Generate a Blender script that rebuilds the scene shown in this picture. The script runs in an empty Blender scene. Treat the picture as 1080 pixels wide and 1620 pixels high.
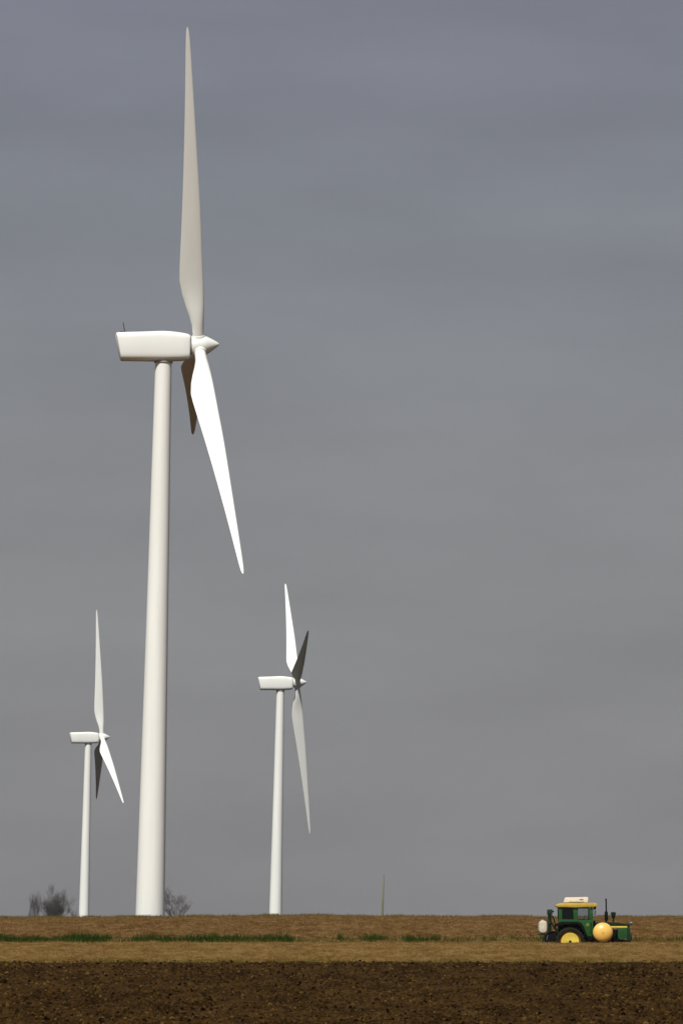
import bpy, bmesh, math, random
import numpy as np
from mathutils import Vector, Matrix

R = math.radians
S = bpy.context.scene
COL = S.collection
random.seed(7)
rng = np.random.default_rng(11)

# ------------------------------------------------------------------ camera
F = 8340.0                       # focal length in pixels of the 1080 px wide photograph
HOR = 1555.0                     # pixel row of eye level
PITCH = math.atan((HOR - 810) / F)
cd = bpy.data.cameras.new('camera')
cam = bpy.data.objects.new('camera', cd)
COL.objects.link(cam)
cam.location = (0, 0, 0)
cam.rotation_euler = (math.pi / 2 + PITCH, 0, 0)
cd.sensor_fit = 'HORIZONTAL'
cd.sensor_width = 24.0
cd.lens = 24.0 * F / 1080.0
cd.clip_start = 1.0
cd.clip_end = 30000.0
S.camera = cam


def at(px, py, Y):
    """world point on the plane y = Y seen at photo pixel (px, py)"""
    u = (px - 540) / F
    v = (810 - py) / F
    dy = math.cos(PITCH) - v * math.sin(PITCH)
    dz = math.sin(PITCH) + v * math.cos(PITCH)
    return Vector((u / dy * Y, Y, dz / dy * Y))


# ------------------------------------------------------------------ world and sun
SUN_EL, SUN_AZ = R(50.5), R(20)    # azimuth: to the left of the camera, behind it
w = bpy.data.worlds.new('World')
S.world = w
w.use_nodes = True
nt = w.node_tree
nt.nodes.clear()
N = nt.nodes.new
L = nt.links.new
out = N('ShaderNodeOutputWorld')
bg = N('ShaderNodeBackground')
bg.inputs['Strength'].default_value = 0.1
sky = N('ShaderNodeTexSky')
sky.sky_type = 'NISHITA'
sky.sun_disc = False
sky.sun_elevation = SUN_EL
sky.sun_rotation = math.pi + SUN_AZ
sky.dust_density = 2.0
tc = N('ShaderNodeTexCoord')
sep = N('ShaderNodeSeparateXYZ')
L(tc.outputs['Generated'], sep.inputs[0])
ramp = N('ShaderNodeValToRGB')   # overcast cloud deck: paler at the horizon
els = ramp.color_ramp.elements
els[0].position, els[0].color = 0.0, (0.230, 0.229, 0.237, 1)
els[1].position, els[1].color = 0.22, (0.180, 0.192, 0.242, 1)
e = els.new(0.05); e.color = (0.232, 0.231, 0.239, 1)
e = els.new(0.09); e.color = (0.240, 0.243, 0.254, 1)
e = els.new(0.137); e.color = (0.214, 0.226, 0.250, 1)
e = els.new(0.183); e.color = (0.203, 0.213, 0.256, 1)
L(sep.outputs['Z'], ramp.inputs[0])
mp = N('ShaderNodeMapping')
mp.inputs['Scale'].default_value = (9, 9, 34)
mp.inputs['Rotation'].default_value = (0, R(-3), 0)
L(tc.outputs['Generated'], mp.inputs[0])
ns = N('ShaderNodeTexNoise')
ns.inputs['Scale'].default_value = 1.6
ns.inputs['Detail'].default_value = 5
ns.inputs['Roughness'].default_value = 0.5
L(mp.outputs[0], ns.inputs['Vector'])
mr = N('ShaderNodeMapRange')
mr.inputs['From Min'].default_value = 0.3
mr.inputs['From Max'].default_value = 0.7
mr.inputs['To Min'].default_value = 9.0
mr.inputs['To Max'].default_value = 10.55
L(ns.outputs['Fac'], mr.inputs['Value'])
sc = N('ShaderNodeVectorMath'); sc.operation = 'SCALE'
L(ramp.outputs['Color'], sc.inputs[0])
L(mr.outputs[0], sc.inputs['Scale'])
mx = N('ShaderNodeMix'); mx.data_type = 'RGBA'
mx.inputs['Factor'].default_value = 0.97
L(sky.outputs[0], mx.inputs['A'])
L(sc.outputs[0], mx.inputs['B'])
L(mx.outputs['Result'], bg.inputs['Color'])
L(bg.outputs[0], out.inputs['Surface'])

sd = bpy.data.lights.new('sun', 'SUN')
sd.energy = 4.6
sd.angle = R(0.5)
sd.color = (1.0, 0.97, 0.905)
sun = bpy.data.objects.new('sun', sd)
COL.objects.link(sun)
to_sun = Vector((-math.sin(SUN_AZ) * math.cos(SUN_EL), -math.cos(SUN_AZ) * math.cos(SUN_EL), math.sin(SUN_EL)))
sun.rotation_euler = to_sun.to_track_quat('Z', 'Y').to_euler()
sun.location = (0, -50, 200)

S.view_settings.view_transform = 'Standard'
S.view_settings.look = 'None'
S.view_settings.exposure = 0.0
S.view_settings.gamma = 1.0


# ------------------------------------------------------------------ materials
def mat(name, col, rough=0.6, spec=0.4, metal=0.0, var=0.0, vscale=3.0, col2=None, coat=0.0, bump=0.0, bscale=20.0, stretch=(1, 1, 1)):
    m = bpy.data.materials.new(name)
    m.use_nodes = True
    t = m.node_tree
    b = t.nodes['Principled BSDF']
    b.inputs['Base Color'].default_value = (*col, 1)
    b.inputs['Roughness'].default_value = rough
    b.inputs['Specular IOR Level'].default_value = spec
    b.inputs['Metallic'].default_value = metal
    b.inputs['Coat Weight'].default_value = coat
    tcn = t.nodes.new('ShaderNodeTexCoord')
    mpn = t.nodes.new('ShaderNodeMapping')
    mpn.inputs['Scale'].default_value = stretch
    t.links.new(tcn.outputs['Object'], mpn.inputs[0])
    if var or col2:
        n = t.nodes.new('ShaderNodeTexNoise')
        n.inputs['Scale'].default_value = vscale
        n.inputs['Detail'].default_value = 6
        n.inputs['Roughness'].default_value = 0.65
        t.links.new(mpn.outputs[0], n.inputs['Vector'])
        r = t.nodes.new('ShaderNodeValToRGB')
        c2 = col2 or tuple(c * (1 - var) for c in col)
        r.color_ramp.elements[0].position = 0.32
        r.color_ramp.elements[0].color = (*c2, 1)
        r.color_ramp.elements[1].position = 0.66
        r.color_ramp.elements[1].color = (*col, 1)
        t.links.new(n.outputs['Fac'], r.inputs[0])
        t.links.new(r.outputs[0], b.inputs['Base Color'])
    if bump:
        n2 = t.nodes.new('ShaderNodeTexNoise')
        n2.inputs['Scale'].default_value = bscale
        n2.inputs['Detail'].default_value = 4
        t.links.new(mpn.outputs[0], n2.inputs['Vector'])
        bp = t.nodes.new('ShaderNodeBump')
        bp.inputs['Strength'].default_value = bump
        bp.inputs['Distance'].default_value = 0.05
        t.links.new(n2.outputs['Fac'], bp.inputs['Height'])
        t.links.new(bp.outputs[0], b.inputs['Normal'])
    return m


def island_mat(name, cols, rough=0.9, spec=0.0):
    """each stalk, clod or blade (mesh island) gets its own tone"""
    m = bpy.data.materials.new(name)
    m.use_nodes = True
    t = m.node_tree
    b = t.nodes['Principled BSDF']
    b.inputs['Roughness'].default_value = rough
    b.inputs['Specular IOR Level'].default_value = spec
    g = t.nodes.new('ShaderNodeNewGeometry')
    r = t.nodes.new('ShaderNodeValToRGB')
    r.color_ramp.elements[0].color = (*cols[0], 1)
    r.color_ramp.elements[1].color = (*cols[-1], 1)
    for i, c in enumerate(cols[1:-1]):
        e_ = r.color_ramp.elements.new((i + 1) / (len(cols) - 1))
        e_.color = (*c, 1)
    t.links.new(g.outputs['Random Per Island'], r.inputs[0])
    t.links.new(r.outputs[0], b.inputs['Base Color'])
    return m


def soil_mat(name, cols, s1, s2, stretch=(1, 0.3, 1), bump=0.6):
    """bare or stubbled earth: two scales of noise, stretched across the slope"""
    m = bpy.data.materials.new(name)
    m.use_nodes = True
    t = m.node_tree
    b = t.nodes['Principled BSDF']
    b.inputs['Roughness'].default_value = 0.95
    b.inputs['Specular IOR Level'].default_value = 0.0
    tcn = t.nodes.new('ShaderNodeTexCoord')
    mpn = t.nodes.new('ShaderNodeMapping')
    mpn.inputs['Scale'].default_value = stretch
    t.links.new(tcn.outputs['Object'], mpn.inputs[0])
    na = t.nodes.new('ShaderNodeTexNoise'); na.inputs['Scale'].default_value = s1; na.inputs['Detail'].default_value = 5
    nb = t.nodes.new('ShaderNodeTexNoise'); nb.inputs['Scale'].default_value = s2; nb.inputs['Detail'].default_value = 6
    nb.inputs['Roughness'].default_value = 0.7
    t.links.new(mpn.outputs[0], na.inputs['Vector'])
    t.links.new(mpn.outputs[0], nb.inputs['Vector'])
    ma = t.nodes.new('ShaderNodeMath'); ma.operation = 'MULTIPLY_ADD'
    ma.inputs[1].default_value = 0.36
    t.links.new(na.outputs['Fac'], ma.inputs[0])
    mb = t.nodes.new('ShaderNodeMath'); mb.operation = 'MULTIPLY'
    mb.inputs[1].default_value = 0.64
    t.links.new(nb.outputs['Fac'], mb.inputs[0])
    t.links.new(mb.outputs[0], ma.inputs[2])
    r = t.nodes.new('ShaderNodeValToRGB')
    r.color_ramp.elements[0].position = 0.415
    r.color_ramp.elements[0].color = (*cols[0], 1)
    r.color_ramp.elements[1].position = 0.585
    r.color_ramp.elements[1].color = (*cols[2], 1)
    e_ = r.color_ramp.elements.new(0.5); e_.color = (*cols[1], 1)
    t.links.new(ma.outputs[0], r.inputs[0])
    t.links.new(r.outputs[0], b.inputs['Base Color'])
    bp = t.nodes.new('ShaderNodeBump')
    bp.inputs['Strength'].default_value = bump
    bp.inputs['Distance'].default_value = 0.15
    t.links.new(nb.outputs['Fac'], bp.inputs['Height'])
    t.links.new(bp.outputs[0], b.inputs['Normal'])
    return m


M = {}
M['white'] = mat('turbine_paint', (0.845, 0.855, 0.815), 0.42, 0.4, col2=(0.80, 0.81, 0.765), vscale=0.5, stretch=(1, 1, 0.25))
M['tower'] = mat('tower_paint', (0.835, 0.84, 0.80), 0.5, 0.35, col2=(0.765, 0.77, 0.72), vscale=0.9, stretch=(1, 1, 0.06))
M['seam'] = mat('grey_sealant', (0.32, 0.32, 0.30), 0.7, var=0.2)
M['dark_metal'] = mat('dark_metal', (0.0055, 0.006, 0.0065), 0.65, 0.06, var=0.4)
M['green'] = mat('green_paint', (0.009, 0.088, 0.013), 0.42, 0.45, col2=(0.010, 0.060, 0.012), vscale=4, coat=0.2)
M['dark_green'] = mat('faded_green_paint', (0.006, 0.030, 0.010), 0.55, 0.3, var=0.35, vscale=5)
M['yellow'] = mat('yellow_paint', (0.78, 0.60, 0.08), 0.5, 0.4, col2=(0.62, 0.44, 0.07), vscale=4)
M['roof'] = mat('faded_yellow_paint', (0.56, 0.40, 0.05), 0.55, 0.4, col2=(0.45, 0.30, 0.05), vscale=4)
M['poly'] = mat('yellowed_plastic', (0.84, 0.53, 0.13), 0.36, 0.5, col2=(0.80, 0.47, 0.10), vscale=2.5)
M['white_poly'] = mat('white_plastic', (0.64, 0.58, 0.48), 0.5, 0.35, col2=(0.48, 0.43, 0.33), vscale=5)
M['white_box'] = mat('white_box_paint', (0.78, 0.70, 0.58), 0.6, 0.3, col2=(0.66, 0.56, 0.42), vscale=5)
M['rubber'] = mat('dusty_rubber', (0.010, 0.012, 0.008), 0.9, 0.05, col2=(0.024, 0.022, 0.013), vscale=7)
M['mud'] = mat('rusty_rim', (0.20, 0.085, 0.022), 0.85, 0.15, col2=(0.10, 0.04, 0.015), vscale=7)
M['seat'] = mat('black_vinyl', (0.006, 0.008, 0.014), 0.5, 0.3, var=0.3)
M['bark'] = mat('grey_bark', (0.17, 0.155, 0.15), 0.9, 0.0, var=0.2, vscale=2)  # paled so haze over the far trees is partly in the colour
M['pole'] = mat('weathered_wood', (0.22, 0.215, 0.155), 0.9, 0.1, var=0.2, vscale=3, stretch=(1, 1, 0.1))
M['lamp'] = mat('lamp_glass', (0.65, 0.63, 0.55), 0.15, 0.6, var=0.1)
M['steel'] = mat('dull_steel', (0.19, 0.18, 0.17), 0.5, 0.4, 0.5, var=0.3)


def glass_mat(name, col, fac):
    m = bpy.data.materials.new(name)
    m.use_nodes = True
    t = m.node_tree
    t.nodes.clear()
    o = t.nodes.new('ShaderNodeOutputMaterial')
    a = t.nodes.new('ShaderNodeBsdfTransparent'); a.inputs[0].default_value = (*col, 1)
    g = t.nodes.new('ShaderNodeBsdfGlossy'); g.inputs['Roughness'].default_value = 0.08
    g.inputs[0].default_value = (0.8, 0.85, 0.9, 1)
    x = t.nodes.new('ShaderNodeMixShader'); x.inputs[0].default_value = fac
    t.links.new(a.outputs[0], x.inputs[1]); t.links.new(g.outputs[0], x.inputs[2])
    t.links.new(x.outputs[0], o.inputs['Surface'])
    return m


M['glass'] = glass_mat('clear_glass', (0.86, 0.88, 0.88), 0.05)
M['tint'] = glass_mat('tinted_glass', (0.10, 0.13, 0.18), 0.05)


# ------------------------------------------------------------------ object helpers
def link(o, parent=None):
    COL.objects.link(o)
    if parent:
        o.parent = parent
    return o


def tag(o, label=None, cat=None, group=None, kind=None):
    if label: o['label'] = label
    if cat: o['category'] = cat
    if group: o['group'] = group
    if kind: o['kind'] = kind
    return o


def empty(name, loc, rot=(0, 0, 0)):
    o = bpy.data.objects.new(name, None)
    o.empty_display_size = 0.5
    o.location = loc
    o.rotation_euler = rot
    return link(o)


class MB:
    """collects shapes into one mesh"""

    def __init__(self):
        self.bm = bmesh.new()

    def box(self, c, s, bev=0.0, rot=None):
        r = bmesh.ops.create_cube(self.bm, size=1.0)
        vs = r['verts']
        for v in vs:
            v.co = Vector((v.co.x * s[0], v.co.y * s[1], v.co.z * s[2]))
        if bev:
            es = list({e_ for v in vs for e_ in v.link_edges})
            rb = bmesh.ops.bevel(self.bm, geom=es, offset=bev, segments=2, affect='EDGES', profile=0.6)
            vs = list({v for f in rb['faces'] for v in f.verts} | {v for v in vs if v.is_valid})
        mt = Matrix.Translation(c)
        if rot:
            mt = mt @ rot
        bmesh.ops.transform(self.bm, matrix=mt, verts=vs)
        return self

    def tube(self, pts, rad, n=10, cap=True):
        pts = [Vector(p) for p in pts]
        if not isinstance(rad, (list, tuple)):
            rad = [rad] * len(pts)
        rings = []
        up = None
        for i, p in enumerate(pts):
            d = (pts[min(i + 1, len(pts) - 1)] - pts[max(i - 1, 0)]).normalized()
            if up is None:
                up = Vector((0, 0, 1)) if abs(d.z) < 0.9 else Vector((1, 0, 0))
            a = d.cross(up).normalized()
            b = a.cross(d).normalized()
            up = b
            rings.append([self.bm.verts.new(p + (a * math.cos(2 * math.pi * k / n) + b * math.sin(2 * math.pi * k / n)) * rad[i]) for k in range(n)])
        self._skin(rings, cap)
        return self

    def _skin(self, rings, cap=True):
        n = len(rings[0])
        for a, b in zip(rings, rings[1:]):
            for k in range(n):
                self.bm.faces.new((a[k], a[(k + 1) % n], b[(k + 1) % n], b[k]))
        if cap:
            self.bm.faces.new(rings[0][::-1])
            self.bm.faces.new(rings[-1])

    def loft(self, rings, cap=True):
        self._skin([[self.bm.verts.new(p) for p in r] for r in rings], cap)
        return self

    def lathe(self, prof, origin=(0, 0, 0), axis='Z', n=48, cap=True):
        """prof: (along, radius) pairs"""
        o = Vector(origin)
        rings = []
        for h, r in prof:
            ring = []
            for k in range(n):
                a = 2 * math.pi * k / n
                c, s = math.cos(a) * r, math.sin(a) * r
                p = {'Z': (c, s, h), 'Y': (c, h, s), 'X': (h, c, s)}[axis]
                ring.append(o + Vector(p))
            rings.append(ring)
        return self.loft(rings, cap)

    def prism(self, prof, y0, y1, bev=0.0):
        """profile in x,z extruded from y0 to y1"""
        a = [self.bm.verts.new((x, y0, z)) for x, z in prof]
        b = [self.bm.verts.new((x, y1, z)) for x, z in prof]
        n = len(prof)
        fs = [self.bm.faces.new(a), self.bm.faces.new(b[::-1])]
        for k in range(n):
            fs.append(self.bm.faces.new((a[k], b[k], b[(k + 1) % n], a[(k + 1) % n])))
        if bev:
            es = list({e_ for f in fs for e_ in f.edges})
            bmesh.ops.bevel(self.bm, geom=es, offset=bev, segments=2, affect='EDGES', profile=0.6)
        return self

    def build(self, name, m, parent=None, smooth=35):
        bmesh.ops.recalc_face_normals(self.bm, faces=self.bm.faces[:])
        me = bpy.data.meshes.new(name)
        self.bm.to_mesh(me)
        self.bm.free()
        me.materials.append(m)
        if smooth:
            me.polygons.foreach_set('use_smooth', [True] * len(me.polygons))
            me.set_sharp_from_angle(angle=R(smooth))
        return link(bpy.data.objects.new(name, me), parent)


def raw(name, verts, faces, m, smooth=False):
    """mesh from numpy arrays, faces all of one size"""
    me = bpy.data.meshes.new(name)
    nv, nf, k = len(verts), len(faces), faces.shape[1]
    me.vertices.add(nv)
    me.vertices.foreach_set('co', np.ascontiguousarray(verts, dtype=np.float32).ravel())
    me.loops.add(nf * k)
    me.loops.foreach_set('vertex_index', np.ascontiguousarray(faces, dtype=np.int32).ravel())
    me.polygons.add(nf)
    me.polygons.foreach_set('loop_start', np.arange(0, nf * k, k, dtype=np.int32))
    me.polygons.foreach_set('use_smooth', np.full(nf, smooth))
    me.update(calc_edges=True)
    me.materials.append(m)
    return link(bpy.data.objects.new(name, me))


# ------------------------------------------------------------------ terrain
KN = np.array([(-400, -1.6), (0, -1.6), (80, -1.52), (150, -1.17), (185, -0.33), (220, 0.80), (255, 1.63), (274, 2.0), (286, 2.09),
               (297, 1.9), (309, 1.52), (320, 1.66), (345, 2.77), (400, 4.03), (450, 5.1), (560, 6.84), (600, 7.33), (640, 7.41), (720, 7.3),
               (1000, 7.2), (12000, 7.2)], float)


def pchip(x):
    xs, ys = KN[:, 0], KN[:, 1]
    h = np.diff(xs); dl = np.diff(ys) / h
    m = np.zeros_like(xs)
    m[0], m[-1] = dl[0], dl[-1]
    for i in range(1, len(xs) - 1):
        if dl[i - 1] * dl[i] > 0:
            w1, w2 = 2 * h[i] + h[i - 1], h[i] + 2 * h[i - 1]
            m[i] = (w1 + w2) / (w1 / dl[i - 1] + w2 / dl[i])
    i = np.clip(np.searchsorted(xs, x) - 1, 0, len(xs) - 2)
    t = (x - xs[i]) / h[i]
    return ((1 + 2 * t) * (1 - t) ** 2 * ys[i] + t * (1 - t) ** 2 * h[i] * m[i] + t * t * (3 - 2 * t) * ys[i + 1] + t * t * (t - 1) * h[i] * m[i + 1])


_tab = rng.random((512, 512))


def vnoise(x, y):
    xi, yi = np.floor(x).astype(int), np.floor(y).astype(int)
    fx, fy = x - xi, y - yi
    fx, fy = fx * fx * (3 - 2 * fx), fy * fy * (3 - 2 * fy)
    g = lambda a, b: _tab[a % 512, b % 512]
    return (g(xi, yi) * (1 - fx) + g(xi + 1, yi) * fx) * (1 - fy) + (g(xi, yi + 1) * (1 - fx) + g(xi + 1, yi + 1) * fx) * fy


def height(x, y):
    x = np.asarray(x, float); y = np.asarray(y, float)
    z = pchip(y)
    hill = np.exp(-((y - 600) / 70.0) ** 2)
    z = z + hill * (0.17 * np.exp(-((x + 5) / 11.0) ** 2) - 0.10 * np.exp(-((x + 34) / 12.0) ** 2) + 0.10 * (vnoise(x / 9.0, y / 30.0) - 0.5))
    return z


def nonuni(lo, flo, fhi, hi, step, grow=1.35):
    a = list(np.arange(flo, fhi + 1e-6, step))
    s = step; p = a[-1]
    while p < hi:
        s *= grow; p = min(p + s, hi); a.append(p)
    s = step; p = a[0]; b = []
    while p > lo:
        s *= grow; p = max(p - s, lo); b.append(p)
    return np.array(b[::-1] + a)


def sheet(name, xs, ys, m, rough=None):
    X, Y = np.meshgrid(xs, ys)
    Z = height(X, Y)
    if rough is not None:
        Z = Z + rough(X, Y)
    nx, ny = len(xs), len(ys)
    idx = np.arange(nx * ny).reshape(ny, nx)
    f = np.stack([idx[:-1, :-1], idx[:-1, 1:], idx[1:, 1:], idx[1:, :-1]], -1).reshape(-1, 4)
    o = raw(name, np.stack([X, Y, Z], -1).reshape(-1, 3), f, m, smooth=True)
    return tag(o, kind='structure')


def edge_fade(X, Y, x1, y0, y1, wx=6.0, wy=1.0):
    return np.clip((x1 - np.abs(X)) / wx, 0, 1) * np.clip((Y - y0) / wy, 0, 1) * np.clip((y1 - Y) / wy, 0, 1)


def plough_rough(X, Y):
    a = vnoise(X * 1.3 + 7, Y * 1.0 + 3) * 0.05 + vnoise(X * 3.9, Y * 3.1) * 0.075 + np.maximum(vnoise(X * 8.3 + 40, Y * 6.5) - 0.42, 0) * 0.13
    return (a - 0.09) * edge_fade(X, Y, 26, 140, 220.6, 6, 0.8)


def stub_rough(X, Y):
    a = vnoise(X * 0.9 + 70, Y * 0.7) * 0.07 + vnoise(X * 3.3, Y * 2.0 + 9) * 0.07
    return (a - 0.06) * edge_fade(X, Y, 34, 219.4, 337, 6, 0.8)


def hill_rough(X, Y):
    a = vnoise(X * 0.5 + 7, Y * 0.4) * 0.10 + vnoise(X * 2.1, Y * 0.9 + 9) * 0.12
    return (a - 0.11) * edge_fade(X, Y, 60, 337, 640, 8, 2.0)


m_plough = soil_mat('ploughed_soil', ((0.0150, 0.0080, 0.0031), (0.037, 0.0195, 0.0066), (0.062, 0.0350, 0.0118)), 0.9, 7.0, (1, 0.13, 1))  # darkest tone: damp spots, and shade of tilled gaps put into the colour
m_stub = soil_mat('stubbled_soil', ((0.094, 0.050, 0.0145), (0.146, 0.083, 0.027), (0.198, 0.124, 0.046)), 0.9, 4.2, (1, 0.14, 1))
m_hill = soil_mat('hill_soil', ((0.068, 0.034, 0.0105), (0.114, 0.061, 0.0205), (0.166, 0.100, 0.042)), 0.6, 2.4, (1, 0.10, 1))

sheet('ploughed_field', nonuni(-3000, -26, 26, 3000, 0.085), nonuni(-400, 142, 221, 221, 0.16), m_plough, plough_rough)
sheet('stubble_field', nonuni(-3000, -34, 34, 3000, 0.18), nonuni(221, 221, 336.8, 337, 0.28), m_stub, stub_rough)
sheet('hill_field', nonuni(-9000, -60, 60, 9000, 0.30), nonuni(337, 337, 595, 595, 0.8), m_hill, hill_rough)
m_far = soil_mat('low_bounce_far_soil', ((0.010, 0.007, 0.004), (0.018, 0.012, 0.007), (0.028, 0.019, 0.011)), 0.28, 1.6, (1, 0.3, 1))  # unseen soil beyond the crest, made dark to cut bounce light on the blades
sheet('far_field', nonuni(-9000, -60, 60, 9000, 0.6), nonuni(595, 595, 640, 12000, 1.2), m_far, hill_rough)


# ------------------------------------------------------------------ loose stuff on the ground
def scatter_blades(name, pts, hmin, hmax, wd, m, lean=0.5, hs=None):
    """each blade a three-sided spike standing on its own spot"""
    n = len(pts)
    hs = np.ones(n) if hs is None else hs
    h = (hmin + (hmax - hmin) * rng.random(n) ** 1.6) * hs
    a0 = rng.random(n) * 2 * np.pi
    lx, ly = np.cos(a0) * lean * h * rng.random(n), np.sin(a0) * lean * h * rng.random(n)
    base = np.stack([pts[:, 0], pts[:, 1], pts[:, 2] - 0.03], -1)
    V = np.empty((n, 4, 3))
    rot = rng.random(n) * 2 * np.pi
    wv = wd * (0.6 + 0.8 * rng.random(n))
    for k in range(3):
        V[:, k] = base + np.stack([np.cos(rot + k * 2.094) * wv, np.sin(rot + k * 2.094) * wv, np.zeros(n)], -1)
    V[:, 3] = base + np.stack([lx, ly, h], -1)
    o = (np.arange(n) * 4)[:, None, None]
    f = np.array([[0, 1, 3], [1, 2, 3], [2, 0, 3]])[None] + o
    return raw(name, V.reshape(-1, 3), f.reshape(-1, 3), m)


def spots(n, x0, x1, y0, y1, dens=None, rough=None):
    x = x0 + (x1 - x0) * rng.random(n); y = y0 + (y1 - y0) * rng.random(n)
    if dens is not None:
        k = rng.random(n) < dens(x, y)
        x, y = x[k], y[k]
    z = height(x, y)
    if rough is not None:
        z = z + rough(x, y)
    return np.stack([x, y, z], -1)


# clods of turned earth; the near-black tone paints the shaded gaps between them
ico = bmesh.new(); bmesh.ops.create_icosphere(ico, subdivisions=1, radius=1.0)
iv = np.array([v.co[:] for v in ico.verts]); fi = np.array([[v.index for v in f.verts] for f in ico.faces]); ico.free()
p = spots(70000, -23, 23, 145, 224, lambda x, y: (0.25 + 0.75 * (vnoise(x * 0.8, y * 0.6 + 30) > 0.42)) * np.clip((224.0 - y) / 3.5, 0, 1), plough_rough)
n = len(p)
sz = 0.015 + 0.058 * rng.random(n) ** 3.2
V = iv[None] * (0.65 + 0.7 * rng.random((n, len(iv), 1)))
ang = rng.random(n) * 6.283
sx, sy, szv = sz * (0.7 + 0.7 * rng.random(n)), sz * (0.8 + 0.6 * rng.random(n)), sz * (0.7 + 0.6 * rng.random(n))
vx, vy = V[..., 0] * sx[:, None], V[..., 1] * sy[:, None]
V2 = np.stack([vx * np.cos(ang)[:, None] - vy * np.sin(ang)[:, None], vx * np.sin(ang)[:, None] + vy * np.cos(ang)[:, None], V[..., 2] * szv[:, None]], -1)
V2 = V2 + p[:, None, :] + np.array([0, 0, 0.012])
f = fi[None] + (np.arange(n) * len(iv))[:, None, None]
o = raw('soil_clods', V2.reshape(-1, 3), f.reshape(-1, 3), island_mat('clod_soil', ((0.003, 0.0018, 0.0006), (0.018, 0.009, 0.0025), (0.034, 0.0175, 0.0045), (0.042, 0.026, 0.006), (0.058, 0.028, 0.008), (0.10, 0.060, 0.019))))
tag(o, 'dark brown clods of turned earth strewn over the ploughed field', 'soil', kind='stuff')

tan = island_mat('dry_straw', ((0.10, 0.056, 0.012), (0.165, 0.100, 0.032), (0.24, 0.168, 0.070), (0.11, 0.07, 0.012)))
tan2 = island_mat('hill_straw', ((0.080, 0.042, 0.009), (0.130, 0.073, 0.022), (0.185, 0.122, 0.048), (0.11, 0.062, 0.011)))
olive = island_mat('olive_grass', ((0.070, 0.052, 0.009), (0.125, 0.092, 0.020), (0.080, 0.066, 0.010), (0.155, 0.115, 0.032)))
green = island_mat('green_grass_blades', ((0.007, 0.018, 0.002), (0.015, 0.036, 0.003), (0.032, 0.052, 0.007), (0.010, 0.026, 0.003)))

o = scatter_blades('crop_stubble', spots(60000, -30, 30, 222, 300, lambda x, y: 0.35 + 0.65 * (vnoise(x * .7, y * .3) > .45), stub_rough), 0.03, 0.15, 0.017, tan)
tag(o, 'short tan crop stubble on the pale field strip', 'stubble', kind='stuff')
o = scatter_blades('hill_stubble', spots(90000, -52, 52, 346, 612, lambda x, y: 0.2 + 0.8 * (vnoise(x * .55 + 9, y * .12) > .48), hill_rough), 0.05, 0.26, 0.03, tan2)
tag(o, 'brown crop stubble covering the far hill up to the skyline', 'stubble', kind='stuff')
o = scatter_blades('field_edge_grass', spots(42000, -26, 26, 217.5, 227, lambda x, y: np.exp(-np.abs(y - 222) / 2.2) * np.clip(vnoise(x * 0.9, y * .2) * 1.7 - 0.35, 0.06, 1), None), 0.03, 0.27, 0.011, olive)
tag(o, 'low olive dry grass along the edge of the ploughed field', 'dry grass', kind='stuff')
o = scatter_blades('skyline_grass', spots(30000, -52, 52, 572, 594, lambda x, y: np.clip(vnoise(x * 0.5, y * 0.1) * 3 - 1.0, 0.08, 1), None), 0.06, 0.42, 0.03, olive)
tag(o, 'thin olive grass standing along the crest of the hill', 'dry grass', kind='stuff')


def gdens(x, y):
    px = 540 + x * F / 344.0
    d = 1.15 * np.interp(px, [-60, 0, 40, 165, 180, 240, 330, 420, 475, 500, 560, 590, 640, 690, 705, 860, 960, 1080, 1200],
                  [.8, .9, 1.0, .9, .25, .30, .55, .62, .2, .35, .14, .5, .6, .4, .10, .06, .10, .14, .14])
    return np.clip(vnoise(x * 1.15 + 4, y * 0.08) * 4.0 - 2.8 + 2.6 * d, 0.20, 1) * (0.25 + 0.75 * d) * 0.8 * np.exp(-((y - 343.5) / 2.6) ** 2)


pg = spots(60000, -27, 27, 338, 350, gdens, None)
o = scatter_blades('grass_strip', pg, 0.12, 0.56, 0.026, green, 1.0, 0.45 + 0.9 * vnoise(pg[:, 0] * 1.15 + 4, pg[:, 1] * 0.08))
tag(o, 'strip of bright green grass growing between the two fields', 'grass', kind='stuff')
o = scatter_blades('withered_strip', spots(12000, -27, 27, 337.2, 348, lambda x, y: 0.2 + 0.8 * vnoise(x * 0.6, y * .2), None), 0.06, 0.30, 0.02, olive)
tag(o, 'withered olive grass mixed along the green field strip', 'dry grass', kind='stuff')

# ------------------------------------------------------------------ wind turbines
PX = 13.9                       # photo pixels per metre at the tall turbine
LEAN = R(1.2)


def nacelle_mb():
    # x station: (x, z_bottom, z_top, half width); x = 0 is the tower axis, nose at +x, z = 0 the hub height
    mb = MB()
    rear_top, rear_bot = -5.62, -5.0
    st = [(0.0, 1.02, -1.86, 1.25), (0.06, 1.12, -1.96, 1.42), (0.3, 1.18, -1.98, 1.5), (3.0, 1.34, -1.94, 1.52), (5.4, 1.50, -1.90, 1.52),
          (6.5, 1.47, -1.84, 1.5), (7.6, 1.36, -1.76, 1.46), (8.3, 1.24, -1.68, 1.40), (8.52, 1.10, -1.56, 1.28)]
    rings = []
    n = 40
    for (s, zt, zb, hw) in st:
        ring = []
        for k in range(n):
            a = 2 * math.pi * k / n
            c, q = math.cos(a), math.sin(a)
            ex = 2 / 5.5
            y = hw * math.copysign(abs(c) ** ex, c)
            zz = math.copysign(abs(q) ** ex, q)
            z = (zt + zb) / 2 + (zt - zb) / 2 * zz
            # slanted stern: lower edge further forward; sides lean in slightly towards the belly
            y *= 1.0 - 0.07 * max(0.0, -zz)
            x = -5.6 + s + max(0.0, 1 - s / 8.5) * (0.68 * (1.2 - z) / 3.1)
            ring.append(Vector((x, y, z)))
        rings.append(ring)
    return mb.loft(rings)


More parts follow.
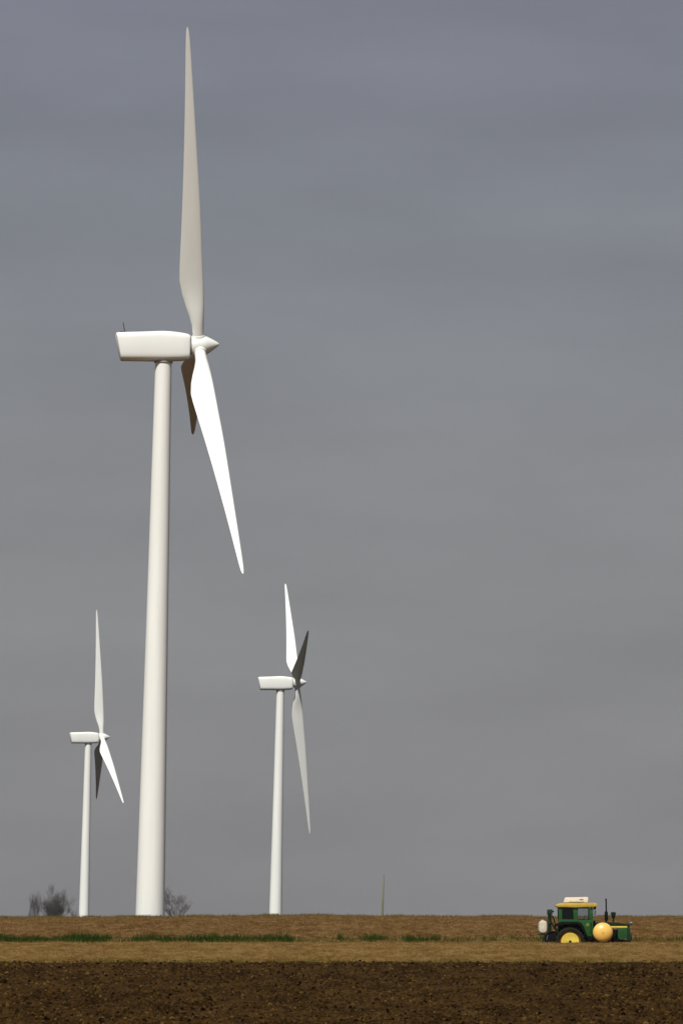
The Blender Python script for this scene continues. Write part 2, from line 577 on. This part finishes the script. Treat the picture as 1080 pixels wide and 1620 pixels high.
CH = [  # r (photo px), trailing, leading edge offsets (photo px)
    (9, -9.5, 8.5), (20, -9.5, 8.5), (34, -10.5, 8.8), (48, -14, 9.6), (64, -19, 10.2), (84, -24, 10.6), (106, -27.3, 10.6), (125, -26.6, 10.4),
    (150, -24.6, 10.2), (185, -21.6, 10.3), (220, -18.8, 10.0), (270, -15.2, 8.9), (320, -12, 7.6), (370, -9.0, 6.3), (420, -6.4, 5.0), (460, -4.5, 3.8),
    (485, -3.2, 2.9), (497, -2.2, 2.0), (503, -0.8, 0.8)]


def blade_mb(ls=1.0):
    mb = MB()
    rings = []
    n = 28
    for r, te, le in CH:
        rr = r / PX * 1.032 * ls
        te_, le_ = te / PX, le / PX
        ch = le_ - te_
        q = min(1.0, max(0.0, (r - 22) / 75.0))              # round root to aerofoil
        q = q * q * (3 - 2 * q)
        th = (1 - q) * 1.0 + q * (0.30 - 0.12 * min(1, r / 503))
        ring = []
        tw = -R(9) * (r / 503) + R(3)
        for k in range(n):
            a = 2 * math.pi * k / n
            s = 0.5 + 0.5 * math.cos(a)                      # 1 at the leading edge
            ell = 0.5 * math.sin(a)
            x0 = 1 - s
            foil = 2.6 * (0.2969 * math.sqrt(max(x0, 0)) - 0.126 * x0 - 0.3516 * x0 ** 2 + 0.2843 * x0 ** 3 - 0.1015 * x0 ** 4) * 1.9
            yy = (1 - q) * ell + q * foil * math.copysign(1, math.sin(a)) * 0.5 * (1.0 if math.sin(a) > 0 else 0.8)
            x = te_ + s * ch
            y = yy * ch * th
            c, sn = math.cos(tw), math.sin(tw)
            ring.append(Vector((x * c - y * sn + 0.0245 * rr * min(1, rr / 3), x * sn + y * c, rr)))
        rings.append(ring)
    return mb.loft(rings)


def spinner_mb():
    mb = MB()
    prof = [(-0.95, 1.02), (-0.9, 1.12), (-0.55, 1.17), (0.0, 1.2), (0.45, 1.17), (0.75, 1.08), (1.1, 0.9), (1.5, 0.66), (1.9, 0.40), (2.15, 0.22), (2.28, 0.09), (2.32, 0.02)]
    mb.lathe(prof, axis='X', n=40)
    return mb


def make_turbine(px, hub_py, Y, psi, pitch, ls, betas, label, masts=True):
    hub = at(px, hub_py, Y)
    base_z = float(height(hub.x, Y))
    H = hub.z - base_z
    base = Vector((hub.x, Y, base_z))
    # nose offset: hub centre sits 4.05 m ahead of the tower axis, so shift the base back by it and by the lean
    nose = 4.05
    base.x = hub.x - nose * math.cos(psi) - H * math.tan(LEAN)
    base.y = Y - nose * math.sin(psi)
    base.z = float(height(base.x, base.y)) - 0.05
    H = hub.z - base.z
    t = empty('wind_turbine', base, (0, LEAN, 0))
    tag(t, label, 'wind turbine', 'wind turbines standing on the hill')
    up = H / math.cos(LEAN) - nose * math.tan(R(0.0))
    yaw = Matrix.Rotation(psi, 4, 'Z')
    nm = Matrix.Translation((0, 0, up + 0.084)) @ yaw
    tt = up - 1.9
    mb = MB()
    mb.lathe([(-1.0, 1.68), (0.0, 1.66), (tt * 0.25, 1.46), (tt * 0.5, 1.27), (tt * 0.75, 1.10), (tt - 0.3, 0.94), (tt - 0.28, 0.94), (tt + 0.25, 0.94)], n=64)
    tw = mb.build('tower', M['tower'], t, 40)
    mb = MB()
    mb.lathe([(tt - 0.18, 0.955), (tt - 0.14, 1.06), (tt + 0.02, 1.06), (tt + 0.02, 0.955)], n=48, cap=False)
    mb.build('yaw_ring', M['seam'], tw, 40)
    na = nacelle_mb().build('nacelle', M['white'], t, 50)
    na.matrix_local = nm
    mb = MB()
    mb.tube([(-4.45, 0.2, 1.12), (-4.5, 0.2, 1.32), (-4.72, 0.2, 2.45)], [0.10, 0.05, 0.035], 8)
    mb.tube([(-4.5, -0.1, 1.12), (-4.42, 0.0, 1.3), (-4.46, 0.15, 1.34)], 0.04, 8)
    mb.box((-4.85, 0.0, 1.28), (0.34, 0.2, 0.2), 0.03)
    if masts:
        mb.build('weather_mast', M['dark_metal'], na)
    mb2 = MB()
    mb2.lathe([(2.85, 1.17), (3.12, 1.14)], axis='X', n=36)
    sh = mb2.build('rotor_collar', M['seam'], na)
    tilt = Matrix.Rotation(-R(pitch), 4, 'Y')
    rm = nm @ Matrix.Translation((nose, 0, 0)) @ tilt
    sp = spinner_mb().build('spinner', M['white'], t, 40)
    sp.matrix_local = rm
    for b in betas:
        bl = blade_mb(ls).build('blade', M['white'], t, 60)
        bl.matrix_local = rm @ Matrix.Rotation(R(b), 4, 'X')
        cuff = MB().lathe([(0.72, 0.74), (1.16, 0.74), (1.24, 0.70)], n=32).build('blade_collar', M['white'], bl, 40)
    return t


make_turbine(315, 546.7, 600, R(5.06), 6.28, 0.989, (19.7, 139.7, -100.3), 'tallest white wind turbine, nearest on the hill, one blade pointing straight up')
make_turbine(470, 1080.5, 600 / 0.467, R(4.4), 5.65, 1.013, (74.0, -46.0, -166.0), 'smaller white wind turbine with a dark blade raised beside a bright one', False)
make_turbine(161.6, 1167, 600 / 0.388, R(9.3), 5.68, 1.004, (2.8, 122.8, -117.2), 'smallest white wind turbine, left of the tallest, two blades hanging in a narrow V', False)


# ------------------------------------------------------------------ bare trees, pole
def tree_mesh(V, FQ, h, spread, rnd, lean, stems, rt, crown0, depth, twig=0.019):
    """branches as three- to five-sided tubes, appended to the vertex and face lists"""
    def tube(pts, rad, n):
        prev = None
        up = Vector((0.3, 0.9, 0.1))
        for i, p in enumerate(pts):
            d = pts[min(i + 1, len(pts) - 1)] - pts[max(i - 1, 0)]
            a = d.cross(up).normalized(); b = a.cross(d).normalized()
            s0 = len(V)
            for k in range(n):
                V.append(p + (a * math.cos(6.2832 * k / n) + b * math.sin(6.2832 * k / n)) * rad[i])
            if prev is not None:
                for k in range(n):
                    FQ.append((prev + k, prev + (k + 1) % n, s0 + (k + 1) % n, s0 + k))
            prev = s0

    def grow(p, d, ln, r, lv):
        pts, rad = [p], [r]
        q, dd = p.copy(), d.copy()
        for i in range(3):
            w = 0.09 if lv == 0 else 0.2
            dd = (dd + Vector((rnd.uniform(-1, 1), rnd.uniform(-1, 1), rnd.uniform(-.4, .7))) * w).normalized()
            q = q + dd * ln / 3
            pts.append(q.copy()); rad.append(max(twig * 0.7, r * (1 - 0.42 * (i + 1) / 3)))
        tube(pts, rad, 5 if lv < 2 else 3)
        if lv >= depth:
            return
        nb = rnd.choice((3, 4, 4, 5)) if lv else rnd.choice((6, 7))
        for k in range(nb):
            i = rnd.choice((1, 2, 3, 3)) if lv else rnd.choice((2, 3, 3, 3))
            side = Vector((rnd.uniform(-1, 1), rnd.uniform(-1, 1), rnd.uniform(-0.35, 0.45))).normalized()
            nd = (dd * (1.0 - 0.35 * spread) + side * spread * rnd.uniform(0.6, 1.2) + Vector((lean[0], lean[1], 0.08))).normalized()
            fac = rnd.uniform(0.36, 0.48) if lv == 0 else rnd.uniform(0.55, 0.8)
            grow(pts[i], nd, ln * fac, max(twig, rad[i] * rnd.uniform(0.5, 0.7)), lv + 1)
    for s_ in range(stems):
        a = rnd.uniform(0, 6.28)
        m_ = 0.10 if stems > 1 else 0.0
        d = Vector((lean[0] * 0.5 + m_ * math.cos(a), lean[1] * 0.5 + m_ * math.sin(a), 1)).normalized()
        grow(Vector((0.5 * math.cos(a), 0.5 * math.sin(a), 0)) * (stems > 1), d, h * crown0 * rnd.uniform(0.85, 1.05), rt, 0)


def tree(px, px0, px1, top_py, Y, label, seed, spread, lean=(0, 0), stems=1, rt=0.22, crown0=0.38, depth=5, name='bare_tree', cat='tree'):
    b = at(px, 1450, Y)
    b.z = float(height(b.x, Y)) - 0.05
    h = at(px, top_py, Y).z - b.z
    rnd = random.Random(seed)
    t = empty(name, b)
    tag(t, label, cat, 'bare trees beyond the hill')
    VL, FL = [], []
    tree_mesh(VL, FL, h, spread, rnd, lean, stems, rt, crown0, depth)
    co = np.array([v[:] for v in VL])
    # bring the grown crown to the height and width of this tree, standing over its own foot
    k = h / np.percentile(co[:, 2], 99.7)
    hi = co[co[:, 2] > 0.45 * co[:, 2].max()]
    want = (at(px1, 1450, Y).x - at(px0, 1450, Y).x)
    have = np.percentile(hi[:, 0], 98) - np.percentile(hi[:, 0], 2)
    kx = want / have
    cx = (np.percentile(hi[:, 0], 98) + np.percentile(hi[:, 0], 2)) / 2
    off = at((px0 + px1) / 2, 1450, Y).x - b.x
    q = np.clip(co[:, 2] / co[:, 2].max() / 0.6, 0, 1)
    co = np.stack([(co[:, 0] - cx * q) * kx + off * q, co[:, 1] * kx, co[:, 2] * k], -1)
    cr = raw('crown', co, np.array(FL), M['bark'], smooth=True)
    cr.parent = t
    MB().tube([(0, 0, -0.3), (0.02, 0, h * 0.10), (0.04, 0, h * 0.2)], [rt * 1.6, rt * 1.2, rt * 1.0], 9).build('trunk', M['bark'], t)
    return t


tree(88, 66, 109, 1404, 1250, 'round bare grey tree, the larger of the pair left of the smallest turbine', 4, 0.62, stems=4, rt=0.20, crown0=0.52, depth=5)
tree(55, 46, 64, 1411, 1290, 'slim bare grey tree at the far left beside a rounder one', 9, 0.45, stems=2, rt=0.14, crown0=0.56, depth=5)
tree(118, 112, 125, 1434, 1300, 'low bare grey shrub just left of the smallest turbine tower', 21, 0.6, stems=2, rt=0.10, crown0=0.5, depth=4, name='bare_shrub', cat='shrub')
tree(275, 256, 299, 1405, 1150, 'bare crooked tree with a spreading top beside the foot of the tallest turbine', 31, 0.80, stems=1, rt=0.36, crown0=0.56, depth=5)

pb = at(603.2, 1450, 800)
pb.z = float(height(pb.x, 800)) - 0.05
ph = at(605.6, 1384, 800).z - pb.z
pole = MB().lathe([(0, 0.19), (ph * 0.5, 0.165), (ph - 0.05, 0.14), (ph, 0.11)], n=16).build('wooden_pole', M['pole'], None)
pole.location = pb
pole.rotation_euler = (0, R(2.0), 0)
tag(pole, 'thin weathered wooden pole standing alone on the skyline', 'pole')

# ------------------------------------------------------------------ tractor
TD = 309.0
tp = at(900.4, 1500, TD)
tp.z = float(height(tp.x, TD)) - 0.02
T = empty('farm_tractor', tp)
tag(T, 'old green and yellow farm tractor with cab, round side tank and rear sprayer', 'tractor')
Q = 146.0


def tx(x): return (x - 380) / Q
def tz(y): return (615 - y) / Q


def P(*pts): return [(tx(a), tz(b)) for a, b in pts]


# rear wheels
def wheel(name, X, Y, r, rim, wd, lugs, out):
    mb = MB()
    h = wd / 2
    prof = [(-h * 0.75, rim), (-h, rim + 0.05), (-h * 1.04, (r + rim) / 2), (-h * 0.88, r - 0.06), (-h * 0.6, r - 0.03), (0, r - 0.02), (h * 0.6, r - 0.03), (h * 0.88, r - 0.06), (h * 1.04, (r + rim) / 2), (h, rim + 0.05), (h * 0.75, rim)]
    mb.lathe(prof, axis='Y', n=56, cap=False)
    for k in range(lugs):
        for sgn in (-1, 1):
            a = 2 * math.pi * (k + (0.5 if sgn > 0 else 0)) / lugs
            c = Vector((math.cos(a) * (r - 0.025), sgn * h * 0.48, math.sin(a) * (r - 0.025)))
            mb.box(c, (0.07, h * 0.95, 0.06), 0.008, Matrix.Rotation(-a, 4, 'Y') @ Matrix.Rotation(sgn * R(38), 4, 'X'))
    wroot = mb.build(name, M['rubber'], T, 35)
    wroot.location = (X, Y, r)
    mb = MB()
    s = out
    mb.lathe([(-h * 0.7, rim + 0.005), (-h * 0.62, rim - 0.05), (h * 0.62, rim - 0.05), (h * 0.7, rim + 0.005)], axis='Y', n=48, cap=False)
    mb.lathe([(s * h * 0.95, rim + 0.02), (s * h * 0.70, rim - 0.02), (s * h * 0.45, rim * 0.86), (s * h * 0.22, rim * 0.55)], axis='Y', n=48, cap=False)
    mb.build('rim', M['mud'], wroot, 35)
    mb = MB()
    mb.lathe([(s * (h * 0.50), rim * 0.87), (s * (h * 0.76), rim * 0.83), (s * (h * 0.58), rim * 0.5), (s * (h * 0.62), rim * 0.3), (s * h * 0.62, 0.001)], axis='Y', n=48, cap=False)
    mb.build('wheel_disc', M['yellow'], wroot, 35)
    mb = MB()
    mb.lathe([(s * h * 0.5, 0.085), (s * h * 1.05, 0.085), (s * h * 1.1, 0.05)], axis='Y', n=20)
    mb.build('hub', M['dark_metal'], wroot, 35)
    return wroot


for sy in (-1, 1):
    wheel('rear_wheel', 0.0, sy * 0.92, 0.86, 0.61, 0.44, 22, sy)
    wheel('front_wheel', tx(850), sy * 0.78, 0.45, 0.24, 0.22, 16, sy)

# chassis, transmission and engine
mb = MB()
mb.prism([(-0.55, 0.72), (-0.55, 1.2), (0.1, 1.35), (0.9, 1.2), (1.25, 1.15), (1.25, 0.62), (0.4, 0.5)], -0.28, 0.28, 0.03)
mb.tube([(0, -0.95, 0.86), (0, 0.95, 0.86)], 0.13, 14)
mb.prism([(1.2, 0.62), (1.2, 1.15), (2.6, 1.05), (3.55, 0.95), (3.6, 0.7), (2.6, 0.6)], -0.2, 0.2, 0.03)
mb.box((3.2, 0, 0.52), (0.14, 1.4, 0.14), 0.02)
mb.box((0.95, -0.42, 0.93), (1.1, 0.3, 0.34), 0.03)
mb.box((0.95, 0.42, 0.93), (1.1, 0.3, 0.34), 0.03)
mb.build('chassis', M['dark_metal'], T)
mb = MB()
mb.box((2.35, 0, 1.28), (1.15, 0.46, 0.62), 0.03)
for k in range(4):
    mb.tube([(1.95 + 0.25 * k, -0.22, 1.5), (1.95 + 0.25 * k, -0.30, 1.44), (1.95 + 0.25 * k, -0.30, 1.2)], 0.04, 8)
mb.box((2.2, -0.27, 1.14), (0.5, 0.12, 0.22), 0.02)
mb.build('engine', M['dark_metal'], T)
# hood with its stripe, grille, side screens
mb = MB()
mb.prism(P((580, 320), (700, 320), (800, 328), (893, 335), (897, 352), (893, 360), (600, 360), (580, 360)), -0.32, 0.32, 0.035)
hood = mb.build('hood', M['dark_green'], T)
for sy in (-1, 1):
    MB().box((tx(798), sy * 0.325, tz(362)), (1.0, 0.02, 0.085), 0.006).build('stripe', M['yellow'], hood)
for sy in (-1, 1):
    mb = MB()
    mb.prism(P((793, 371), (866, 371), (868, 455), (855, 462), (793, 462)), sy * 0.29 - 0.02, sy * 0.29 + 0.02, 0.008)
    for k in range(5):
        mb.box((tx(830), sy * 0.315, tz(390 + 13 * k)), (0.36, 0.012, 0.02))
    mb.build('side_screen', M['green'], T)
mb = MB()
mb.prism(P((868, 361), (893, 361), (897, 440), (880, 465), (868, 465)), -0.30, 0.30, 0.02)
for k in range(8):
    mb.box((tx(897), 0, tz(375 + 9 * k)), (0.03, 0.5, 0.025))
mb.build('grille', M['dark_green'], T)
for sy in (-1, 1):
    mb = MB()
    mb.lathe([(-0.10, 0.03), (-0.06, 0.075), (0.05, 0.09), (0.07, 0.085)], (tx(906), sy * 0.22, tz(330)), 'X', 18)
    mb.tube([(tx(900), sy * 0.22, tz(335)), (tx(893), sy * 0.22, tz(356))], 0.02, 6)
    hl = mb.build('headlight', M['steel'], T)
    MB().lathe([(0.072, 0.08), (0.078, 0.001)], (tx(906), sy * 0.22, tz(330)), 'X', 18, cap=False).build('lens', M['lamp'], hl)
mb = MB()
for k in range(6):
    mb.box((tx(893), -0.25 + 0.1 * k, tz(452)), (0.26, 0.085, 0.42), 0.03)
mb.build('front_weights', M['dark_green'], T)
# muffler stack, air intake
mb = MB()
mb.tube([(tx(694), -0.12, tz(325)), (tx(694), -0.12, tz(312)), (tx(694), -0.12, tz(306)), (tx(694), -0.12, tz(240)), (tx(694), -0.12, tz(224)), (tx(694), -0.12, tz(150)), (tx(693), -0.12, tz(128))],
        [0.05, 0.05, 0.105, 0.10, 0.045, 0.042, 0.04], 14)
mb.tube([(tx(693), -0.12, tz(130)), (tx(690), -0.12, tz(122))], 0.052, 12)
mb.build('exhaust_stack', M['dark_metal'], T, 30)
mb = MB()
mb.lathe([(tz(330), 0.055), (tz(292), 0.055), (tz(285), 0.09), (tz(258), 0.13), (tz(250), 0.155), (tz(240), 0.15), (tz(234), 0.06)], (tx(756), 0.06, 0), 'Z', 20)
mb.build('air_intake', M['dark_green'], T, 30)
# fuel tank cowl between hood and cab
mb = MB()
mb.prism(P((566, 306), (600, 312), (604, 372), (590, 470), (566, 470)), -0.45, 0.45, 0.03)
mb.build('cowl', M['dark_metal'], T)

# cab: lower body, pillars, panes, roof
CW = 0.72
cab = MB()
for sy in (-1, 1):
    y0, y1 = sy * CW - 0.025, sy * CW + 0.025
    cab.prism(P((284, 300), (452, 300), (452, 318), (284, 318)), y0, y1, 0.006)             # sill over the fender
    cab.prism(P((284, 196), (314, 196), (314, 299), (284, 299)), y0, y1, 0.008)             # rear pillar
    cab.prism(P((409, 204), (450, 204), (448, 299), (412, 299)), y0, y1, 0.008)             # middle pillar
    cab.prism(P((545, 204), (574, 196), (578, 304), (545, 304)), y0, y1, 0.008)             # front pillar
    cab.prism(P((314.5, 195), (545, 195), (545, 204), (314.5, 204)), y0, y1, 0.004)         # header
    cab.prism(P((453, 304.5), (578, 304.5), (574, 425), (560, 442), (532, 442), (510, 405), (488, 355), (470, 330), (453, 318)), y0, y1, 0.008)   # door panel
for x in (285, 570):
    cab.box((tx(x), 0, tz(310)), (0.05, 2 * CW - 0.06, 0.10))
    cab.box((tx(x), 0, tz(200)), (0.05, 2 * CW - 0.06, 0.08))
cab = cab.build('cab', M['green'], T)
for sy in (-1, 1):
    MB().prism(P((314.5, 204.5), (409, 204.5), (411, 299), (314.5, 299)), sy * CW - 0.006, sy * CW + 0.006).build('window', M['tint'], cab)
    w1 = MB().prism(P((450, 204.5), (544.5, 204.5), (544.5, 304), (449, 299)), sy * CW - 0.006, sy * CW + 0.006).build('window', M['glass'], cab)
    g = MB()
    g.prism(P((450, 297), (544.5, 300), (544.5, 304), (449, 301)), sy * CW - 0.012, sy * CW + 0.012)
    g.tube([(tx(446), sy * (CW + 0.05), tz(320)), (tx(452), sy * (CW + 0.06), tz(335))], 0.015, 6)
    g.build('door_handle', M['dark_metal'], cab)
    # round-leaf badge on the door
    bd = MB()
    bd.prism(P((517, 338), (530, 331), (545, 338), (542, 354), (530, 360), (519, 354)), sy * (CW + 0.032) - 0.006, sy * (CW + 0.032) + 0.006, 0.003)
    bd.build('badge', mat('faded_badge', (0.16, 0.20, 0.02), 0.6, var=0.3) if sy < 0 else bpy.data.materials['faded_badge'], cab)
MB().box((tx(573), 0, tz(254)), (0.012, 2 * CW - 0.08, 0.62)).build('windscreen', M['glass'], cab)
MB().box((tx(288), 0, tz(254)), (0.012, 2 * CW - 0.08, 0.62)).build('rear_window', M['tint'], cab)
roof = MB()
roof.prism(P((262, 186), (266, 172), (290, 163), (340, 158), (560, 157), (602, 161), (615, 169), (612, 182), (585, 194), (430, 196), (290, 195)), -0.86, 0.86, 0.03)
roof = roof.build('cab_roof', M['roof'], T)
for sy in (-1, 1):
    MB().lathe([(-0.07, 0.05), (0.03, 0.075), (0.05, 0.06)], (tx(598), sy * 0.55, tz(199)), 'X', 14).build('work_lamp', M['dark_metal'], roof)
# cab interior: seat, steering wheel, floor
mb = MB()
mb.box((tx(392), 0, tz(300)), (0.5, 0.52, 0.14), 0.05)
mb.box((tx(355), 0, tz(256)), (0.16, 0.56, 0.66), 0.06, Matrix.Rotation(R(-7), 4, 'Y'))
mb.box((tx(400), 0, tz(345)), (0.25, 0.3, 0.5), 0.02)
mb.build('seat', M['seat'], T)
mb = MB()
mb.tube([(tx(535), 0, tz(330)), (tx(505), 0, tz(300))], 0.03, 8)
ringp = [Vector((tx(503) + 0.12 * math.cos(a) * 0.5, 0.2 * math.sin(a), tz(298) + 0.12 * math.cos(a))) for a in [2 * math.pi * k / 20 for k in range(21)]]
mb.tube(ringp, 0.018, 6)
mb.build('steering_wheel', M['seat'], T)
# box on the roof
mb = MB()
mb.prism(P((330, 153), (344, 111), (536, 107), (541, 122), (533, 154)), -0.42, 0.42, 0.03)
rb = mb.build('roof_box', M['white_box'], T)
mb = MB()
mb.box((tx(480), -0.43, tz(130)), (0.24, 0.014, 0.05), 0.004)
mb.box((tx(438), -0.43, tz(150)), (0.9, 0.02, 0.03), 0.004)
mb.build('vent_slot', M['steel'], rb)
# fenders
for sy in (-1, 1):
    mb = MB()
    arc = [(258, 352), (262, 338), (285, 326), (330, 319.5), (450, 319.5), (478, 332), (497, 362), (512, 405), (527, 445),
           (512, 447), (492, 400), (474, 362), (452, 344), (420, 338), (330, 340), (285, 350), (262, 362)]
    ya, yb = sorted((sy * 0.70, sy * 1.16))
    mb.prism(P(*arc), ya, yb, 0.012)
    inner = [(285, 345), (330, 334), (450, 334), (500, 400), (520, 445), (510, 520), (285, 520)]
    mb.prism(P(*inner), sy * 0.66 - 0.015, sy * 0.66 + 0.015)
    fd = mb.build('fender', M['dark_metal'], T)
    mb = MB()
    ya, yb = sorted((sy * 0.78, sy * 1.15))
    mb.prism(P((285, 324), (330, 317), (448, 317), (462, 322), (448, 319.2), (330, 319.2)), ya, yb)
    mb.build('fender_top', M['green'], fd)
# steps under the door
for sy in (-1, 1):
    mb = MB()
    mb.box((tx(550), sy * 0.74, tz(470)), (0.42, 0.22, 0.03), 0.008)
    mb.box((tx(550), sy * 0.70, tz(455)), (0.42, 0.03, 0.18), 0.008)
    mb.build('step', M['dark_metal'], T)

# mirrors, grab rails, hoses and a lift cylinder
for sy in (-1, 1):
    mb = MB()
    mb.tube([(tx(572), sy * 0.74, tz(212)), (tx(596), sy * 1.02, tz(214)), (tx(596), sy * 1.02, tz(226))], 0.014, 6)
    mb.box((tx(597), sy * 1.02, tz(243)), (0.035, 0.17, 0.26), 0.012)
    mb.build('mirror', M['dark_metal'], T)
    MB().tube([(tx(556), sy * 0.75, tz(318)), (tx(560), sy * 0.81, tz(324)), (tx(558), sy * 0.81, tz(408)), (tx(553), sy * 0.75, tz(414))], 0.014, 6).build('grab_rail', M['dark_metal'], T)
    MB().tube([(tx(232), sy * 0.36, tz(262)), (tx(252), sy * 0.36, tz(300)), (tx(262), sy * 0.34, tz(372)), (tx(290), sy * 0.3, tz(395))], 0.022, 6).build('hydraulic_hose', M['dark_metal'], T)
    MB().tube([(tx(662), sy * 0.78, tz(495)), (tx(600), sy * 0.70, tz(520)), (tx(500), sy * 0.62, tz(512)), (tx(320), sy * 0.55, tz(520)), (tx(225), sy * 0.5, tz(470))], 0.028, 6).build('spray_hose', M['dark_metal'], T)
MB().tube([(tx(214), 0, tz(408)), (tx(214), 0, tz(360)), (tx(213), 0, tz(358)), (tx(213), 0, tz(262))], [0.06, 0.06, 0.03, 0.03], 10).build('lift_cylinder', M['steel'], T)

# round side tanks with caps and cradles
for sy in (-1, 1):
    mb = MB()
    prof = []
    rr = 0.585
    for k in range(0, 13):
        a = math.pi / 2 * (1 - k / 12)
        prof.append((sy * (0.06 + 0.36 * math.cos(a) ** 1.0 * 1.0), max(rr * math.sin(a), 0.002)))
    prof = [(-sy * 0.30, 0.002), (-sy * 0.28, 0.3), (-sy * 0.2, 0.48), (-sy * 0.08, 0.57)] + prof
    mb.lathe(prof, (0, 0, 0), 'Y', 56, cap=False)
    tk = mb.build('side_tank', M['poly'], T, 50)
    tk.location = (tx(660), sy * 0.72, tz(411))
    mb = MB()
    mb.lathe([(sy * 0.40, 0.05), (sy * 0.435, 0.045), (sy * 0.44, 0.002)], (0, 0, 0), 'Y', 16, cap=False)
    mb.build('tank_cap', M['roof'], tk)
    mb = MB()
    mb.prism(P((590, 478), (615, 500), (705, 500), (730, 478), (730, 510), (590, 510)), sy * 0.72 - 0.2, sy * 0.72 + 0.2, 0.01)
    mb.box((tx(660), sy * 0.40, tz(480)), (0.9, 0.5, 0.1), 0.01)
    mb.build('tank_cradle', M['dark_metal'], T)

# rear lift mast and sprayer carrying a white tank
mb = MB()
for sy in (-1, 1):
    mb.tube([(tx(212), sy * 0.42, tz(500)), (tx(212), sy * 0.42, tz(222))], 0.09, 4)
mb.box((tx(213), 0, tz(235)), (0.28, 1.1, 0.30), 0.03)
mb.box((tx(232), -0.42, tz(231)), (0.20, 0.12, 0.10), 0.02)
mb.box((tx(212), 0, tz(330)), (0.14, 1.1, 0.12), 0.02)
mb.box((tx(212), 0, tz(420)), (0.16, 1.3, 0.12), 0.02)
for sy in (-1, 1):
    mb.tube([(tx(212), sy * 0.42, tz(300)), (tx(285), sy * 0.30, tz(420))], 0.04, 6)
    mb.tube([(tx(212), sy * 0.42, tz(478)), (tx(330), sy * 0.40, tz(500))], 0.05, 6)
    mb.prism(P((112, 420), (200, 420), (205, 432), (112, 432)), sy * 0.42 - 0.04, sy * 0.42 + 0.04, 0.01)
    mb.tube([(tx(175), sy * 0.45, tz(424)), (tx(148), sy * 0.45, tz(500))], 0.035, 6)
mb.box((tx(160), 0, tz(428)), (0.5, 1.0, 0.05), 0.01)
fr = mb.build('sprayer_frame', M['dark_green'], T)
mb = MB()
n = 36
rings = []
for yv, k in ((-0.62, 0.6), (-0.60, 0.86), (-0.52, 0.97), (-0.4, 1.0), (0.4, 1.0), (0.52, 0.97), (0.60, 0.86), (0.62, 0.6)):
    ring = []
    for q in range(n):
        a = 2 * math.pi * q / n
        ex = 2 / 3.2
        c, s = math.cos(a), math.sin(a)
        X = 0.25 * k * math.copysign(abs(c) ** ex, c)
        Z = 0.37 * k * math.copysign(abs(s) ** ex, s)
        ring.append(Vector((tx(153) + X + 0.03 * Z, yv, tz(363) + Z)))
    rings.append(ring)
mb.loft(rings)
mb.lathe([(tz(312), 0.09), (tz(302), 0.09), (tz(301), 0.05)], (tx(150), -0.25, 0), 'Z', 16)
mb.build('sprayer_tank', M['white_poly'], T, 40)
for sy in (-1, 1):
    mb = MB()
    mb.lathe([(-0.04, 0.002), (-0.05, 0.30), (-0.03, 0.36), (-0.1, 0.40), (-0.07, 0.45), (0.07, 0.45), (0.1, 0.40), (0.03, 0.36), (0.05, 0.30), (0.04, 0.002)], (tx(234), sy * 0.66, tz(462)), 'Y', 28, cap=False)
    mb.build('coulter_wheel', M['dark_metal'], T)
    mb = MB()
    mb.tube([(tx(196), sy * 0.66, tz(432)), (tx(182), sy * 0.66, tz(470)), (tx(172), sy * 0.66, tz(520))], 0.05, 8)
    mb.prism(P((176, 440), (200, 440), (196, 500), (172, 505)), sy * 0.66 - 0.03, sy * 0.66 + 0.03, 0.005)
    mb.build('spray_shank', M['steel'], T)

# ------------------------------------------------------------------ air
hz = MB().box((0, 1450, 62), (1700, 3100, 130)).build('haze', bpy.data.materials.new('hazy_air'), None, 0)
tag(hz, kind='stuff', label='thin pale haze hanging in the air over the fields')
hm = hz.data.materials[0]
hm.use_nodes = True
ht = hm.node_tree
ht.nodes.clear()
ho = ht.nodes.new('ShaderNodeOutputMaterial')
hv = ht.nodes.new('ShaderNodeVolumePrincipled')
hv.inputs['Color'].default_value = (0.85, 0.86, 0.90, 1)
hv.inputs['Density'].default_value = 0.00003
hv.inputs['Anisotropy'].default_value = 0.0
ht.links.new(hv.outputs[0], ho.inputs['Volume'])
